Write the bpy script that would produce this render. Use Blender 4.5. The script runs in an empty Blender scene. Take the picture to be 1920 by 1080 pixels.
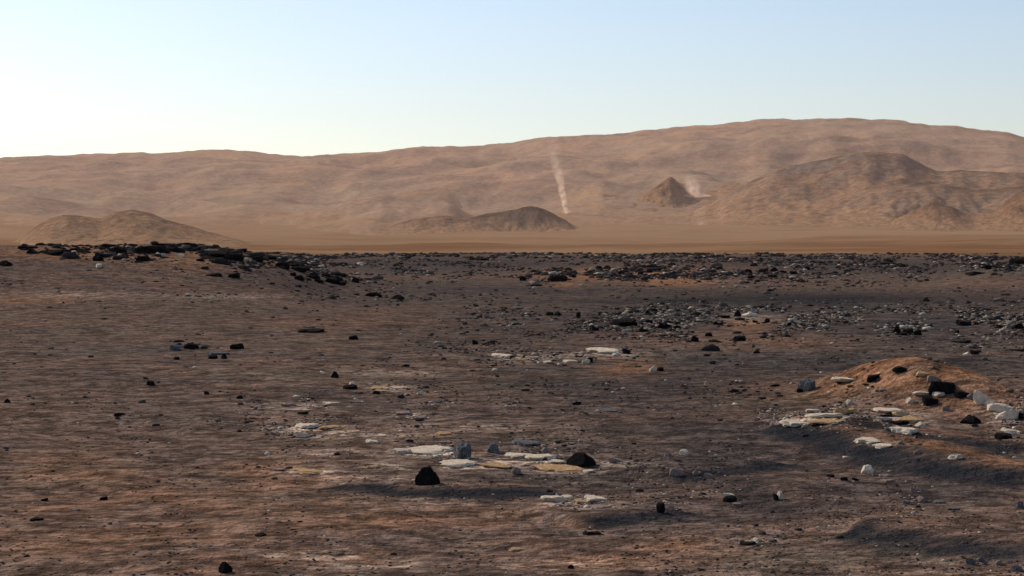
import bpy, math, random
import numpy as np

# ------------------------------------------------------------------ camera, sky, sun, exposure
scene = bpy.context.scene
COL = scene.collection
F = 3348.0            # focal length in photograph pixels (1920 wide): about 32 degrees across
EYE = 2.2             # camera mast height above the ground
ROW0 = 470.0          # eye-level row in the photograph
PITCH = math.atan((540.0 - ROW0) / F)
SUN_AZ = math.radians(-43.0)     # left of the view direction (+Y)
SUN_EL = math.radians(33.0)

cam_data = bpy.data.cameras.new('camera')
cam = bpy.data.objects.new('camera', cam_data)
COL.objects.link(cam)
cam.location = (0, 0, EYE)
cam.rotation_euler = (math.pi / 2 - PITCH, 0, 0)
cam_data.sensor_width = 36.0
cam_data.lens = 36.0 * F / 1920.0
cam_data.clip_start = 0.1
cam_data.clip_end = 60000.0
scene.camera = cam

world = bpy.data.worlds.new('World')
scene.world = world
world.use_nodes = True
wn = world.node_tree
bg = wn.nodes['Background']
sky = wn.nodes.new('ShaderNodeTexSky')
sky.sky_type = 'NISHITA'
sky.sun_disc = False
sky.sun_elevation = SUN_EL
sky.sun_rotation = SUN_AZ
sky.altitude = 0.0
sky.air_density = 1.0
sky.dust_density = 0.6
sky.ozone_density = 2.4
wn.links.new(sky.outputs['Color'], bg.inputs['Color'])
bg.inputs['Strength'].default_value = 0.138

sun_data = bpy.data.lights.new('sun', 'SUN')
sun = bpy.data.objects.new('sun', sun_data)
COL.objects.link(sun)
sun_data.energy = 4.2
sun_data.angle = math.radians(0.5)
sun_data.color = (1.0, 0.91, 0.79)
sd = (math.sin(SUN_AZ) * math.cos(SUN_EL), math.cos(SUN_AZ) * math.cos(SUN_EL), math.sin(SUN_EL))
from mathutils import Vector
sun.rotation_euler = Vector(sd).to_track_quat('Z', 'Y').to_euler()
sun.location = (-40, 30, 60)

vs = scene.view_settings
vs.view_transform = 'Standard'
vs.look = 'None'
vs.exposure = 0.0
vs.gamma = 1.0
vs.use_curve_mapping = False
scene.cycles.volume_bounces = 3
scene.cycles.volume_max_steps = 256
scene.cycles.max_bounces = 4

rnd = random.Random(7)

# ------------------------------------------------------------------ noise
def _hash(ix, iy, seed):
    n = (ix.astype(np.int64) * 374761393 + iy.astype(np.int64) * 668265263 + seed * 982451653) & 0xFFFFFFFF
    n = ((n ^ (n >> 13)) * 1274126177) & 0xFFFFFFFF
    n = (n ^ (n >> 16)) & 0xFFFFFF
    return n / float(0xFFFFFF)

def vnoise(x, y, seed=0):
    ix = np.floor(x); iy = np.floor(y)
    fx = x - ix; fy = y - iy
    ux = fx * fx * fx * (fx * (fx * 6 - 15) + 10)
    uy = fy * fy * fy * (fy * (fy * 6 - 15) + 10)
    a = _hash(ix, iy, seed); b = _hash(ix + 1, iy, seed)
    c = _hash(ix, iy + 1, seed); d = _hash(ix + 1, iy + 1, seed)
    return ((a + (b - a) * ux) * (1 - uy) + (c + (d - c) * ux) * uy) * 2 - 1

def fbm(x, y, octaves=4, seed=0, gain=0.5):
    t = 0.0; amp = 1.0
    c, s = math.cos(0.6), math.sin(0.6)
    for o in range(octaves):
        t = t + amp * vnoise(x, y, seed + o * 17)
        x, y = (x * c - y * s) * 2.03 + 11.3, (x * s + y * c) * 2.03 - 7.1
        amp *= gain
    return t

def smooth(a, b, x):
    t = np.clip((x - a) / (b - a), 0, 1)
    return t * t * (3 - 2 * t)

def smooth_table(xs, ys, sigma, step=2.0):
    """a hand-drawn profile, rounded off at its corners"""
    t = np.arange(xs[0], xs[-1] + step, step)
    v = np.interp(t, xs, ys)
    n = int(3 * sigma / step) + 1
    g = np.exp(-.5 * (np.arange(-n, n + 1) * step / sigma) ** 2); g /= g.sum()
    return t, np.convolve(np.pad(v, n, mode='edge'), g, 'valid')

# ------------------------------------------------------------------ the shape of the land
def px_of(x, y):
    az = np.arctan2(x, y)
    return 960.0 + F * np.tan(np.clip(az, -1.2, 1.2))

FLOOR_R = [0, 40, 100, 180, 300, 340, 420, 700, 1100, 1500, 2000, 2600, 3500, 4600, 4950, 5400, 9000]
FLOOR_Z = [0, .14, .45, .85, 1.42, 1.38, .6, -8, -12, -4.5, 2.5, 13.5, 31, 64, 70, 40, -50]

# height of near ridges, along the picture width
LRIDGE = ([-2600, -900, -300, 0, 60, 130, 200, 260, 350, 430, 500, 560, 600, 680, 760],
          [0, 1.7, 2.0, 2.02, 2.1, 2.0, 1.95, 2.14, 2.04, 1.8, 1.5, 1.05, .6, .2, 0])
LRIDGE = smooth_table(*LRIDGE, 35)
CRISE = ([950, 1050, 1120, 1300, 1420, 1560, 1680], [0, .25, .42, .45, .38, .2, 0])
RRISE = ([1740, 1800, 1850, 1920, 2200, 2700, 3600], [0, .3, .75, 1.1, 1.3, .8, 0])

CRISE = smooth_table(*CRISE, 35); RRISE = smooth_table(*RRISE, 30)
FLOOR_R, FLOOR_Z = (lambda a: (np.concatenate([np.linspace(0, 18, 10), a[0][9:]]), np.concatenate([np.linspace(0, .065, 10), a[1][9:]])))(smooth_table(FLOOR_R, FLOOR_Z, 14, 2.0))

def flat_pt(px, py, z=0.0):
    dx = (px - 960.0) / F; dv = (540.0 - py) / F
    cp, sp = math.cos(PITCH), math.sin(PITCH)
    wy = cp + dv * sp; wz = -sp + dv * cp
    t = (z - EYE) / wz
    return (dx * t, wy * t)

def line_dist(x, y, pts):
    best = np.full(x.shape, 1e9); side = np.zeros(x.shape); along = np.zeros(x.shape)
    n = len(pts) - 1
    for i in range(n):
        ax, ay = pts[i]; bx, by = pts[i + 1]
        ex, ey = bx - ax, by - ay
        L2 = ex * ex + ey * ey
        t = np.clip(((x - ax) * ex + (y - ay) * ey) / L2, 0, 1)
        qx = x - (ax + t * ex); qy = y - (ay + t * ey)
        d = np.hypot(qx, qy)
        m = d < best
        best = np.where(m, d, best)
        side = np.where(m, np.sign(ex * qy - ey * qx), side)
        along = np.where(m, (i + t) / n, along)
    return best, side, along

# sand ripples: (crest line in photograph pixels, height, width toward the far side, width toward the near side)
RIPPLES = [
    ([(1430, 812), (1540, 818), (1640, 842), (1760, 874), (1860, 895), (1990, 905)], .13, .75, .55),
    ([(1600, 818), (1700, 826), (1800, 838), (1960, 850)], .08, .5, .45),
    ([(1420, 893), (1480, 912), (1530, 948), (1568, 1000)], .03, .55, .45),
    ([(1590, 1000), (1650, 1004), (1740, 1020), (1850, 1044), (1990, 1060)], .06, .5, .42),
    ([(1200, 900), (1300, 888), (1440, 868)], .05, .5, .4),
    ([(640, 906), (760, 915), (900, 925), (1060, 922)], .05, .5, .4),
    ([(1050, 985), (1150, 975), (1250, 962)], .05, .45, .35),
]
RIPPLES = [([flat_pt(*p) for p in pts], h, wf, wnr) for pts, h, wf, wnr in RIPPLES]

def ripples(x, y):
    z = np.zeros(x.shape); dark = np.zeros(x.shape); crest = np.zeros(x.shape)
    m = (y > 8) & (y < 32) & (np.abs(x) < 14)
    if not m.any():
        return z, dark, crest
    xx, yy = x[m], y[m]
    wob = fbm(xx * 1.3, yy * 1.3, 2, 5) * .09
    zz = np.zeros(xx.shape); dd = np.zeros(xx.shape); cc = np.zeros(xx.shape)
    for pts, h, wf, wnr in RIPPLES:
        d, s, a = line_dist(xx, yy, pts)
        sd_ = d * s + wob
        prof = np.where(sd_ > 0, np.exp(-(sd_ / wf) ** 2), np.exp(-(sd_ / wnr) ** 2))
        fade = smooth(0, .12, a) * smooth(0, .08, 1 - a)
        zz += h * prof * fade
        dd = np.maximum(dd, np.exp(-((sd_ + wnr * 1.0) / (wnr * .75)) ** 2) * fade * min(1, h / .05))  # shade of the near slope, painted into the sand colour
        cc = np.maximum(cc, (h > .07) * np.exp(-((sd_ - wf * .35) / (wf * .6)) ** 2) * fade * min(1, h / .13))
    z[m] = zz; dark[m] = dd; crest[m] = cc
    return z, dark, crest

MOUND = flat_pt(1715, 752, .1)
def mound(x, y):
    dx = x - MOUND[0]; dy = y - MOUND[1]
    u = dx * .92 + dy * .38; v = -dx * .38 + dy * .92
    su = np.where(u > 0, .95, .85)
    return np.exp(-(u / su) ** 2 - (v / 1.9) ** 2)

def ground_z(x, y, detail=True):
    x = np.asarray(x, float); y = np.asarray(y, float)
    r = np.hypot(x, y)
    px = px_of(x, y)
    z = np.interp(r, FLOOR_R, FLOOR_Z)
    front = smooth(-5, 5, y)
    yr = r
    def band(c, wa, wb):
        return np.where(yr < c, np.exp(-((yr - c) / wa) ** 2), np.exp(-((yr - c) / wb) ** 2))
    z = z + front * np.interp(px, *LRIDGE) * band(86, 20, 16)
    z = z + front * np.interp(px, *CRISE) * band(150, 22, 20)
    z = z + front * np.interp(px, *RRISE) * band(112, 16, 14)
    z = z + front * .58 * mound(x, y)
    near = 1 - smooth(250, 700, r)
    z = z + near * (fbm(x / 34., y / 34., 3, 3) * (.12 + .12 * smooth(120, 260, r)) * smooth(6, 60, r) + fbm(x / 6., y / 6., 3, 21) * .05)
    if detail:
        z = z + near * fbm(x / 1.4, y / 1.4, 3, 40) * .022
        z = z + (1 - smooth(30, 90, r)) * fbm(x / .33, y / .33, 2, 60) * .009
        rz, _, _ = ripples(x, y)
        z = z + rz
    z = z + smooth(1200, 2500, r) * (fbm(x / 700., y / 700., 4, 80) * 7 + fbm(x / 150., y / 220., 3, 88) * 1.8)
    return z

SKYLINE = ([-900, -500, -200, 0, 100, 180, 240, 262, 285, 330, 360, 400, 470, 505, 540, 580, 640, 680, 700, 740, 780, 840, 900, 960, 990, 1040,
            1100, 1180, 1185, 1240, 1300, 1400, 1420, 1435, 1470, 1500, 1560, 1620, 1690, 1700, 1740, 1800, 1860, 1890, 1920, 2050, 2300, 2700],
           [330, 322, 308, 303, 297, 294, 293, 290, 294, 293, 287, 284, 285, 291, 296, 295, 294, 290, 289, 284, 279, 277, 274, 268, 263, 257,
            254, 253, 251, 245, 240, 232, 227, 227, 229, 231, 227, 231, 234, 237, 243, 248, 254, 258, 267, 285, 300, 325])
SKYLINE = smooth_table(*SKYLINE, 7)
RIM0, RIM1 = 4700.0, 9000.0
def rim_z(x, y):
    x = np.asarray(x, float); y = np.asarray(y, float)
    r = np.hypot(x, y); az = np.arctan2(x, y)
    px = px_of(x, y)
    skyrow = np.interp(px, *SKYLINE)
    skyrow = np.where(np.abs(az) > .6, 335 + 20 * np.sin(az * 3), skyrow)
    t = np.clip((r - RIM0) / (RIM1 - RIM0), 0, 1)
    base = 420.0
    s = np.sin(t * math.pi / 2) ** 1.45
    row = base + (skyrow - base) * s
    z = EYE + r * (ROW0 - row) / F
    over = np.clip(r - RIM1, 0, None)
    z = z - over * over / 9000. - over * .07
    amp = np.sin(np.clip(t, 0, 1) * math.pi) ** .8 * smooth(.04, .35, t)
    n1 = 1 - np.abs(fbm(x / 1300., y / 1300., 4, 101))
    n2 = fbm(x / 330., y / 330., 4, 131)
    n3 = 1 - np.abs(fbm(x / 620., y / 1500., 3, 171))
    z = z + amp * (n1 - .6) * 80 + amp * (n3 - .65) * 38 + (amp * .85 + .15) * n2 * 10
    z = z + fbm(x / 90., y / 90., 3, 151, .6) * 4.0
    return z - 12 * (1 - smooth(RIM0, RIM0 + 500, r))

def land_z(x, y, detail=True):
    r = np.hypot(x, y)
    return np.maximum(ground_z(x, y, detail), np.where(r > RIM0, rim_z(x, y), -1e9))

_ts = np.concatenate([np.exp(np.linspace(math.log(6), math.log(700), 2600)), np.exp(np.linspace(math.log(705), math.log(9500), 500))])
def at(px, py, rmin=6):
    """the point of the land that the photograph shows at a pixel"""
    dx = (px - 960.0) / F; dv = (540.0 - py) / F
    cp, sp = math.cos(PITCH), math.sin(PITCH)
    wy = cp + dv * sp; wz = -sp + dv * cp
    ts = _ts[_ts > rmin]
    X = dx * ts; Y = wy * ts; Z = EYE + wz * ts
    h = land_z(X, Y)
    below = np.nonzero(Z <= h)[0]
    i = below[0] if len(below) else len(ts) - 1
    return float(X[i]), float(Y[i]), float(h[i])

# ------------------------------------------------------------------ materials
class NT:
    def __init__(self, name):
        self.m = bpy.data.materials.new(name); self.m.use_nodes = True
        self.t = self.m.node_tree; self.n = self.t.nodes
        self.bsdf = self.n.get('Principled BSDF'); self.out = self.n.get('Material Output')
        self.pos = None
    def link(self, a, b): self.t.links.new(a, b)
    def position(self):
        if not self.pos: self.pos = self.n.new('ShaderNodeNewGeometry')
        return self.pos.outputs['Position']
    def objco(self):
        return self.n.new('ShaderNodeTexCoord').outputs['Object']
    def scaled(self, vec, s):
        k = self.n.new('ShaderNodeVectorMath'); k.operation = 'MULTIPLY'
        self.link(vec, k.inputs[0]); k.inputs[1].default_value = s; return k.outputs[0]
    def noise(self, vec, scale, detail=4, rough=.55, lo=.35, hi=.65):
        k = self.n.new('ShaderNodeTexNoise'); k.inputs['Scale'].default_value = scale
        k.inputs['Detail'].default_value = detail; k.inputs['Roughness'].default_value = rough
        self.link(vec, k.inputs['Vector'])
        return self.ramp(k.outputs['Fac'], lo, hi)
    def ramp(self, fac, lo, hi, a=0., b=1.):
        k = self.n.new('ShaderNodeMapRange'); k.interpolation_type = 'SMOOTHSTEP'
        self.link(fac, k.inputs[0])
        for i, v in enumerate((lo, hi, a, b)): k.inputs[i + 1].default_value = v
        return k.outputs[0]
    def mix(self, fac, a, b, mode='MIX'):
        k = self.n.new('ShaderNodeMix'); k.data_type = 'RGBA'; k.blend_type = mode
        for sock, v in ((k.inputs[0], fac), (k.inputs[6], a), (k.inputs[7], b)):
            if hasattr(v, 'is_linked'): self.link(v, sock)
            elif isinstance(v, (int, float)): sock.default_value = v
            else: sock.default_value = (*v, 1)
        return k.outputs[2]
    def math(self, op, a, b):
        k = self.n.new('ShaderNodeMath'); k.operation = op
        for sock, v in ((k.inputs[0], a), (k.inputs[1], b)):
            if hasattr(v, 'is_linked'): self.link(v, sock)
            else: sock.default_value = v
        return k.outputs[0]
    def grey(self, v):
        k = self.n.new('ShaderNodeCombineColor')
        for i in range(3): self.link(v, k.inputs[i])
        return k.outputs[0]
    def attr(self, name):
        k = self.n.new('ShaderNodeAttribute'); k.attribute_name = name; return k.outputs['Fac']
    def bump(self, h, strength, dist, prev=None):
        k = self.n.new('ShaderNodeBump'); k.inputs['Strength'].default_value = strength
        k.inputs['Distance'].default_value = dist
        self.link(h, k.inputs['Height'])
        if prev is not None: self.link(prev, k.inputs['Normal'])
        return k.outputs['Normal']
    def finish(self, col, rough=.95, normal=None):
        self.link(col, self.bsdf.inputs['Base Color']) if hasattr(col, 'is_linked') else setattr(self.bsdf.inputs['Base Color'], 'default_value', (*col, 1))
        self.bsdf.inputs['Roughness'].default_value = rough
        self.bsdf.inputs['Specular IOR Level'].default_value = 0.0
        if normal is not None: self.link(normal, self.bsdf.inputs['Normal'])
        return self.m

def ground_material():
    k = NT('martian_ground'); p = k.position()
    wind = k.scaled(p, (.7, 1.0, 1.0))                        # wind streaks lie across the view
    n_big = k.noise(k.scaled(p, (.8, 1, 1)), .06, 5, .6, .40, .60)
    n_mid = k.noise(wind, .55, 6, .65, .40, .60)
    n_sm = k.noise(wind, 2.4, 5, .65, .38, .64)
    n_fine = k.noise(p, 13, 3, .7, .35, .68)
    c = k.mix(n_big, (.082, .056, .040), (.128, .074, .046))
    c = k.mix(k.math('MULTIPLY', n_mid, .8), c, (.052, .042, .036))
    c = k.mix(k.math('MULTIPLY', k.noise(wind, 1.1, 5, .62, .53, .68), .65), c, (.185, .098, .055))
    c = k.mix(k.math('MULTIPLY', n_sm, .5), c, (.112, .080, .060))
    c = k.mix(k.math('MULTIPLY', k.noise(wind, 4.2, 5, .65, .54, .68), .7), c, (.034, .028, .026))
    c = k.mix(k.math('MULTIPLY', k.noise(k.scaled(p, (.7, 1, 1)), .23, 4, .6, .5, .68), .45), c, (.085, .074, .048))
    c = k.mix(k.math('MULTIPLY', n_fine, .35), c, (.165, .120, .092))
    nb = k.noise(wind, 1.3, 5, .65, .36, .64)
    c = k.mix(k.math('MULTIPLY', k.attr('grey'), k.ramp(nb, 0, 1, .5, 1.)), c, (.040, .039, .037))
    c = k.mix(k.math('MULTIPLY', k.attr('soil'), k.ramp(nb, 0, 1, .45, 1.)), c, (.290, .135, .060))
    c = k.mix(k.math('MULTIPLY', k.attr('pale'), k.noise(k.scaled(p, (.75, 1, 1)), 6.5, 5, .68, .47, .54)), c, (.60, .45, .32))
    m1 = k.ramp(k.noise(k.scaled(p, (.7, 1, 1)), 3.0, 6, .7, .36, .64), 0, 1, .58, 1.32)
    m2 = k.ramp(k.noise(k.scaled(p, (.8, 1, 1)), 9.5, 4, .7, .36, .64), 0, 1, .66, 1.36)
    c = k.mix(1.0, c, k.grey(k.math('MULTIPLY', m1, m2)), 'MULTIPLY')
    c = k.mix(1.0, c, (1.03, 1.02, 1.02), 'MULTIPLY')
    c = k.mix(1.0, c, (1.24, 1.20, 1.21), 'MULTIPLY')
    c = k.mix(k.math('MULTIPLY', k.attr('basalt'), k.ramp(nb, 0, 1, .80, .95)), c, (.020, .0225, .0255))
    # the crater floor beyond the rocky bench
    f1 = k.noise(p, .0035, 5, .6, .38, .62); f2 = k.noise(k.scaled(p, (.5, 1, 1)), .012, 6, .7, .40, .60)
    f3 = k.noise(k.scaled(p, (.35, 1, 1)), .0022, 4, .6, .45, .6)
    fc = k.mix(f1, (.190, .088, .034), (.245, .126, .055))
    fc = k.mix(k.math('MULTIPLY', f2, .8), fc, (.140, .070, .034))
    fc = k.mix(k.math('MULTIPLY', f3, .55), fc, (.30, .185, .10))
    fc = k.mix(k.math('MULTIPLY', k.attr('tan'), k.ramp(f2, 0, 1, .95, .6)), fc, (.290, .172, .092))
    c = k.mix(k.attr('far'), c, fc)
    b1 = k.noise(p, 3.2, 5, .65, .1, .9); b2 = k.noise(p, 18, 3, .6, .1, .9)
    nrm = k.bump(b1, .7, .12); nrm = k.bump(b2, .6, .025, nrm)
    return k.finish(c, .97, nrm)

def rim_material():
    k = NT('crater_rim_slopes'); p = k.position()
    a = k.noise(p, .0011, 5, .6, .38, .62); b = k.noise(k.scaled(p, (1, 1, 2.5)), .006, 5, .65, .36, .64)
    d = k.noise(p, .035, 4, .7, .32, .68)
    c = k.mix(a, (.385, .215, .128), (.330, .225, .140))
    c = k.mix(k.math('MULTIPLY', b, .6), c, (.245, .168, .122))
    c = k.mix(k.math('MULTIPLY', d, .5), c, (.390, .250, .155))
    c = k.mix(k.math('MULTIPLY', k.noise(p, .0028, 5, .65, .52, .66), .65), c, (.40, .225, .125))
    c = k.mix(k.math('MULTIPLY', k.noise(k.scaled(p, (.6, 1, 2.)), .0042, 5, .65, .53, .66), .55), c, (.150, .102, .078))
    c = k.mix(k.math('MULTIPLY', k.attr('foot'), k.ramp(b, 0, 1, .55, 1.)), c, (.285, .165, .088))
    g = k.ramp(k.noise(p, .06, 3, .75, .3, .7), 0, 1, .85, 1.16)
    c = k.mix(1.0, c, k.grey(g), 'MULTIPLY')
    nrm = k.bump(k.noise(p, .02, 5, .65, .1, .9), .22, 16.)
    return k.finish(c, .98, nrm)

def hill_material(name, c1, c2, c3, scale=.012, streak=None):
    k = NT(name); p = k.position()
    a = k.noise(p, scale, 5, .62, .38, .62); b = k.noise(k.scaled(p, (1, 1, 3)), scale * 3.2, 4, .65, .4, .66)
    c = k.mix(a, c1, c2); c = k.mix(k.math('MULTIPLY', b, .6), c, c3)
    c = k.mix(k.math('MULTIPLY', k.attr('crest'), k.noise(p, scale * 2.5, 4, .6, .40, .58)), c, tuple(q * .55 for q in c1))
    if streak:
        st = k.noise(k.scaled(p, (.35, .6, 2.2)), .004, 5, .6, .54, .66)
        c = k.mix(k.math('MULTIPLY', st, .75), c, streak)
    c = k.mix(k.math('MULTIPLY', k.attr('foot'), k.ramp(b, 0, 1, .75, 1.)), c, (.270, .155, .082))
    g = k.ramp(k.noise(p, scale * 9, 3, .75, .3, .7), 0, 1, .70, 1.32)
    c = k.mix(1.0, c, k.grey(g), 'MULTIPLY')
    nrm = k.bump(k.noise(p, scale * 4, 4, .65, .1, .9), .6, 6.)
    return k.finish(c, .98, nrm)

def rock_material(name, c1, c2, dust, dust_amt=.5, scale=3.):
    k = NT(name); oc = k.objco()
    info = k.n.new('ShaderNodeObjectInfo')
    off = k.n.new('ShaderNodeVectorMath'); off.operation = 'ADD'
    k.link(oc, off.inputs[0]); k.link(info.outputs['Location'], off.inputs[1]); v = off.outputs[0]
    c = k.mix(k.noise(v, scale, 5, .65, .36, .66), c1, c2)
    c = k.mix(k.math('MULTIPLY', k.noise(v, scale * 5, 3, .6, .55, .7), .4), c, tuple(q * .45 for q in c1))
    g = k.n.new('ShaderNodeNewGeometry'); sx = k.n.new('ShaderNodeSeparateXYZ'); k.link(g.outputs['Normal'], sx.inputs[0])
    up = k.ramp(sx.outputs['Z'], .55, .95)                     # dust settles on level faces
    c = k.mix(k.math('MULTIPLY', k.math('MULTIPLY', up, k.noise(v, scale * 1.7, 4, .6, .35, .65)), dust_amt), c, dust)
    nrm = k.bump(k.noise(v, scale * 4, 4, .7, .1, .9), .6, .08)
    return k.finish(c, .9, nrm)

M_GROUND = ground_material()
M_RIM = rim_material()
M_ROCK = {
    'black': rock_material('dark_basalt', (.010, .0095, .010), (.020, .018, .017), (.10, .07, .05), .38),
    'grey': rock_material('pitted_grey_basalt', (.075, .075, .078), (.25, .24, .235), (.2, .15, .115), .3, 5.),
    'pale': rock_material('cream_bedrock', (.72, .56, .40), (.90, .77, .59), (.50, .33, .21), .5),
    'tan': rock_material('ochre_bedrock', (.50, .30, .14), (.70, .47, .26), (.36, .20, .10), .7),
    'pink': rock_material('dusty_pink_rock', (.27, .19, .16), (.38, .29, .25), (.3, .19, .13), .4),
}

# ------------------------------------------------------------------ mesh helpers
def grid_mesh(name, P, nu, nv, mat, wrap_u=False, attrs=None):
    """P: (nv, nu, 3); faces between neighbours"""
    me = bpy.data.meshes.new(name)
    idx = np.arange(nu * nv).reshape(nv, nu)
    a = idx[:-1, :-1]; b = idx[:-1, 1:]; c = idx[1:, 1:]; d = idx[1:, :-1]
    q = np.stack([a, b, c, d], -1).reshape(-1, 4)
    if wrap_u:
        w = np.stack([idx[:-1, -1], idx[:-1, 0], idx[1:, 0], idx[1:, -1]], -1).reshape(-1, 4)
        q = np.concatenate([q, w])
    me.vertices.add(nu * nv); me.vertices.foreach_set('co', P.reshape(-1).astype(np.float32))
    me.loops.add(q.size); me.loops.foreach_set('vertex_index', q.reshape(-1).astype(np.int32))
    me.polygons.add(len(q))
    me.polygons.foreach_set('loop_start', np.arange(0, q.size, 4, dtype=np.int32))
    me.polygons.foreach_set('use_smooth', np.ones(len(q), bool))
    for k_, v in (attrs or {}).items():
        at_ = me.attributes.new(k_, 'FLOAT', 'POINT'); at_.data.foreach_set('value', v.reshape(-1).astype(np.float32))
    me.update(calc_edges=True); me.validate()
    me.materials.append(mat)
    o = bpy.data.objects.new(name, me); COL.objects.link(o)
    return o

def struct(o, label=None):
    o['kind'] = 'structure'
    if label: o['label'] = label
    return o

# ------------------------------------------------------------------ ground
def azimuths(dense_deg, n_dense, n_coarse):
    d = math.radians(dense_deg)
    inner = np.linspace(-d, d, n_dense)
    outer = np.linspace(d, 2 * math.pi - d, n_coarse + 2)[1:-1]
    return np.concatenate([inner, outer])

az = azimuths(21, 720, 60)
rr = np.concatenate([[.02, 1.5], np.exp(np.linspace(math.log(4), math.log(345), 690)), np.exp(np.linspace(math.log(352), math.log(5300), 110))])
A, R = np.meshgrid(az, rr)
X = np.sin(A) * R; Y = np.cos(A) * R
Z = ground_z(X, Y)
PXg = px_of(X, Y)
_, ripple_shade, rcrest = ripples(X, Y)

_fw = Y * math.cos(PITCH) - (Z - EYE) * math.sin(PITCH)
_fw = np.where(_fw > 1, _fw, 1e-3)
PXv = 960 + F * X / _fw
ROWv = 540 - F * (Y * math.sin(PITCH) + (Z - EYE) * math.cos(PITCH)) / _fw
def blob(px, py, wx, wy):
    """patch of ground around the place that the photograph shows at a pixel"""
    return np.exp(-((PXv - px) / wx) ** 2 - ((ROWv - py) / wy) ** 2) * (_fw > 1)

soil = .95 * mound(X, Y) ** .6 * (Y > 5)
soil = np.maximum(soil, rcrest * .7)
for (px, py, wx, wy, s) in [(1150, 515, 130, 12, .9), (1260, 528, 90, 9, .8), (1400, 607, 40, 10, .8), (1170, 690, 60, 20, .55), (1060, 532, 40, 8, .5),
                            (300, 990, 560, 130, .22), (300, 940, 260, 60, .3), (520, 890, 120, 30, .45), (160, 880, 160, 40, .35), (600, 1040, 130, 16, .5), (1100, 1055, 160, 14, .45),
                            (120, 1010, 220, 40, .35), (1290, 1030, 90, 25, .4), (1560, 730, 60, 22, .5), (60, 560, 120, 10, .4), (1440, 640, 160, 16, .25),
                            (1250, 505, 180, 10, .35), (150, 474, 160, 14, .7), (400, 485, 160, 18, .6), (640, 605, 160, 10, .25), (750, 975, 260, 25, .25)]:
    soil = np.maximum(soil, s * blob(px, py, wx, wy))
basalt = np.clip(ripple_shade * 1.15, 0, 1)  # dark sand colour that also paints in the ripples' shaded near side
for (px, py, wx, wy, s) in [(1550, 560, 330, 13, .95), (1320, 563, 170, 7, .9), (1850, 560, 130, 16, .6), (1100, 566, 160, 6, .5), (740, 612, 50, 5, .6), (1640, 690, 130, 10, .5), (1260, 720, 300, 36, .5),  # the thin streak left of centre is a ledge's shadow painted dark
                            (1380, 850, 160, 45, .5), (1120, 890, 130, 20, .35), (1300, 790, 260, 36, .5), (900, 640, 160, 16, .4), (1760, 680, 200, 14, .5), (1000, 620, 200, 10, .4), (1700, 920, 260, 25, .35), (1200, 920, 160, 20, .4), (620, 740, 120, 20, .35), (560, 535, 120, 10, .4)]:
    basalt = np.maximum(basalt, s * blob(px, py, wx, wy))
grey = np.zeros(X.shape)
for (px, py, wx, wy, s) in [(1300, 590, 450, 34, 1.), (1700, 610, 360, 40, 1.), (900, 495, 520, 16, 1.), (1500, 498, 520, 18, 1.), (1000, 545, 420, 16, .9), (1500, 680, 420, 30, .8), (500, 510, 130, 18, .5), (1100, 720, 420, 50, .5),
                            (1250, 850, 380, 60, .55), (1700, 860, 330, 60, .5), (760, 560, 220, 15, .5), (700, 760, 160, 30, .35), (330, 660, 110, 15, .35)]:
    grey = np.maximum(grey, s * blob(px, py, wx, wy))
pale_ = np.zeros(X.shape)
for (px, py, wx, wy, s) in [(810, 850, 80, 7, .9), (1000, 865, 90, 10, .9), (890, 874, 70, 6, .8), (1070, 884, 60, 6, .8), (1080, 943, 70, 10, .6), (720, 875, 50, 6, .6), (570, 803, 70, 9, .6),
                            (560, 762, 90, 8, .4), (990, 672, 60, 7, .7), (1120, 664, 70, 7, .7), (1520, 787, 80, 9, .9), (1680, 790, 50, 18, .7), (1640, 832, 45, 7, .7), (1880, 775, 40, 14, .7),
                            (600, 1040, 90, 8, .6), (590, 886, 70, 7, .7), (660, 815, 110, 8, .5), (640, 850, 120, 7, .4), (900, 800, 120, 8, .35), (740, 700, 90, 7, .35), (1160, 868, 60, 6, .5), (700, 900, 90, 7, .4), (820, 940, 120, 8, .35), (1070, 1060, 130, 8, .4), (720, 728, 45, 6, .6), (770, 781, 50, 7, .5), (150, 553, 110, 6, .35), (420, 556, 110, 5, .35),
                            (1410, 1012, 50, 6, .5), (1400, 596, 60, 8, .4), (700, 1060, 90, 8, .4)]:
    pale_ = np.maximum(pale_, s * blob(px, py, wx, wy))
far = smooth(255, 430, R + fbm(X / 14., Y / 40., 3, 95) * 55)
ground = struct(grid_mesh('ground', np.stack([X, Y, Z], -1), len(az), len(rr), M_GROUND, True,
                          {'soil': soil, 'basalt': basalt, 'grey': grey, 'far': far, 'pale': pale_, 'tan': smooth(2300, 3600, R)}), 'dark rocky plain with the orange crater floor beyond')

# ------------------------------------------------------------------ crater rim and hills
az2 = azimuths(21, 640, 60)
r2 = np.concatenate([np.linspace(RIM0, RIM1, 130), np.linspace(RIM1 + 60, 10600, 14)])
A2, R2 = np.meshgrid(az2, r2)
X2 = np.sin(A2) * R2; Y2 = np.cos(A2) * R2
rim = struct(grid_mesh('crater_rim', np.stack([X2, Y2, rim_z(X2, Y2)], -1), len(az2), len(r2), M_RIM, True, {'foot': 1 - smooth(RIM0, 6300, R2)}), 'long hazy brown crater rim along the skyline')

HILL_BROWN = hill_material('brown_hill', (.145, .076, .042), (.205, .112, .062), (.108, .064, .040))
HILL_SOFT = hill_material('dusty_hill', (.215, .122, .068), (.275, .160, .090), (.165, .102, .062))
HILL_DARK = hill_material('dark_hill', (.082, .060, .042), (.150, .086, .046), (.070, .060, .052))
HILL_GREY = hill_material('grey_brown_hill', (.200, .116, .068), (.265, .145, .080), (.140, .120, .096), .005, (.150, .130, .105))

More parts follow.
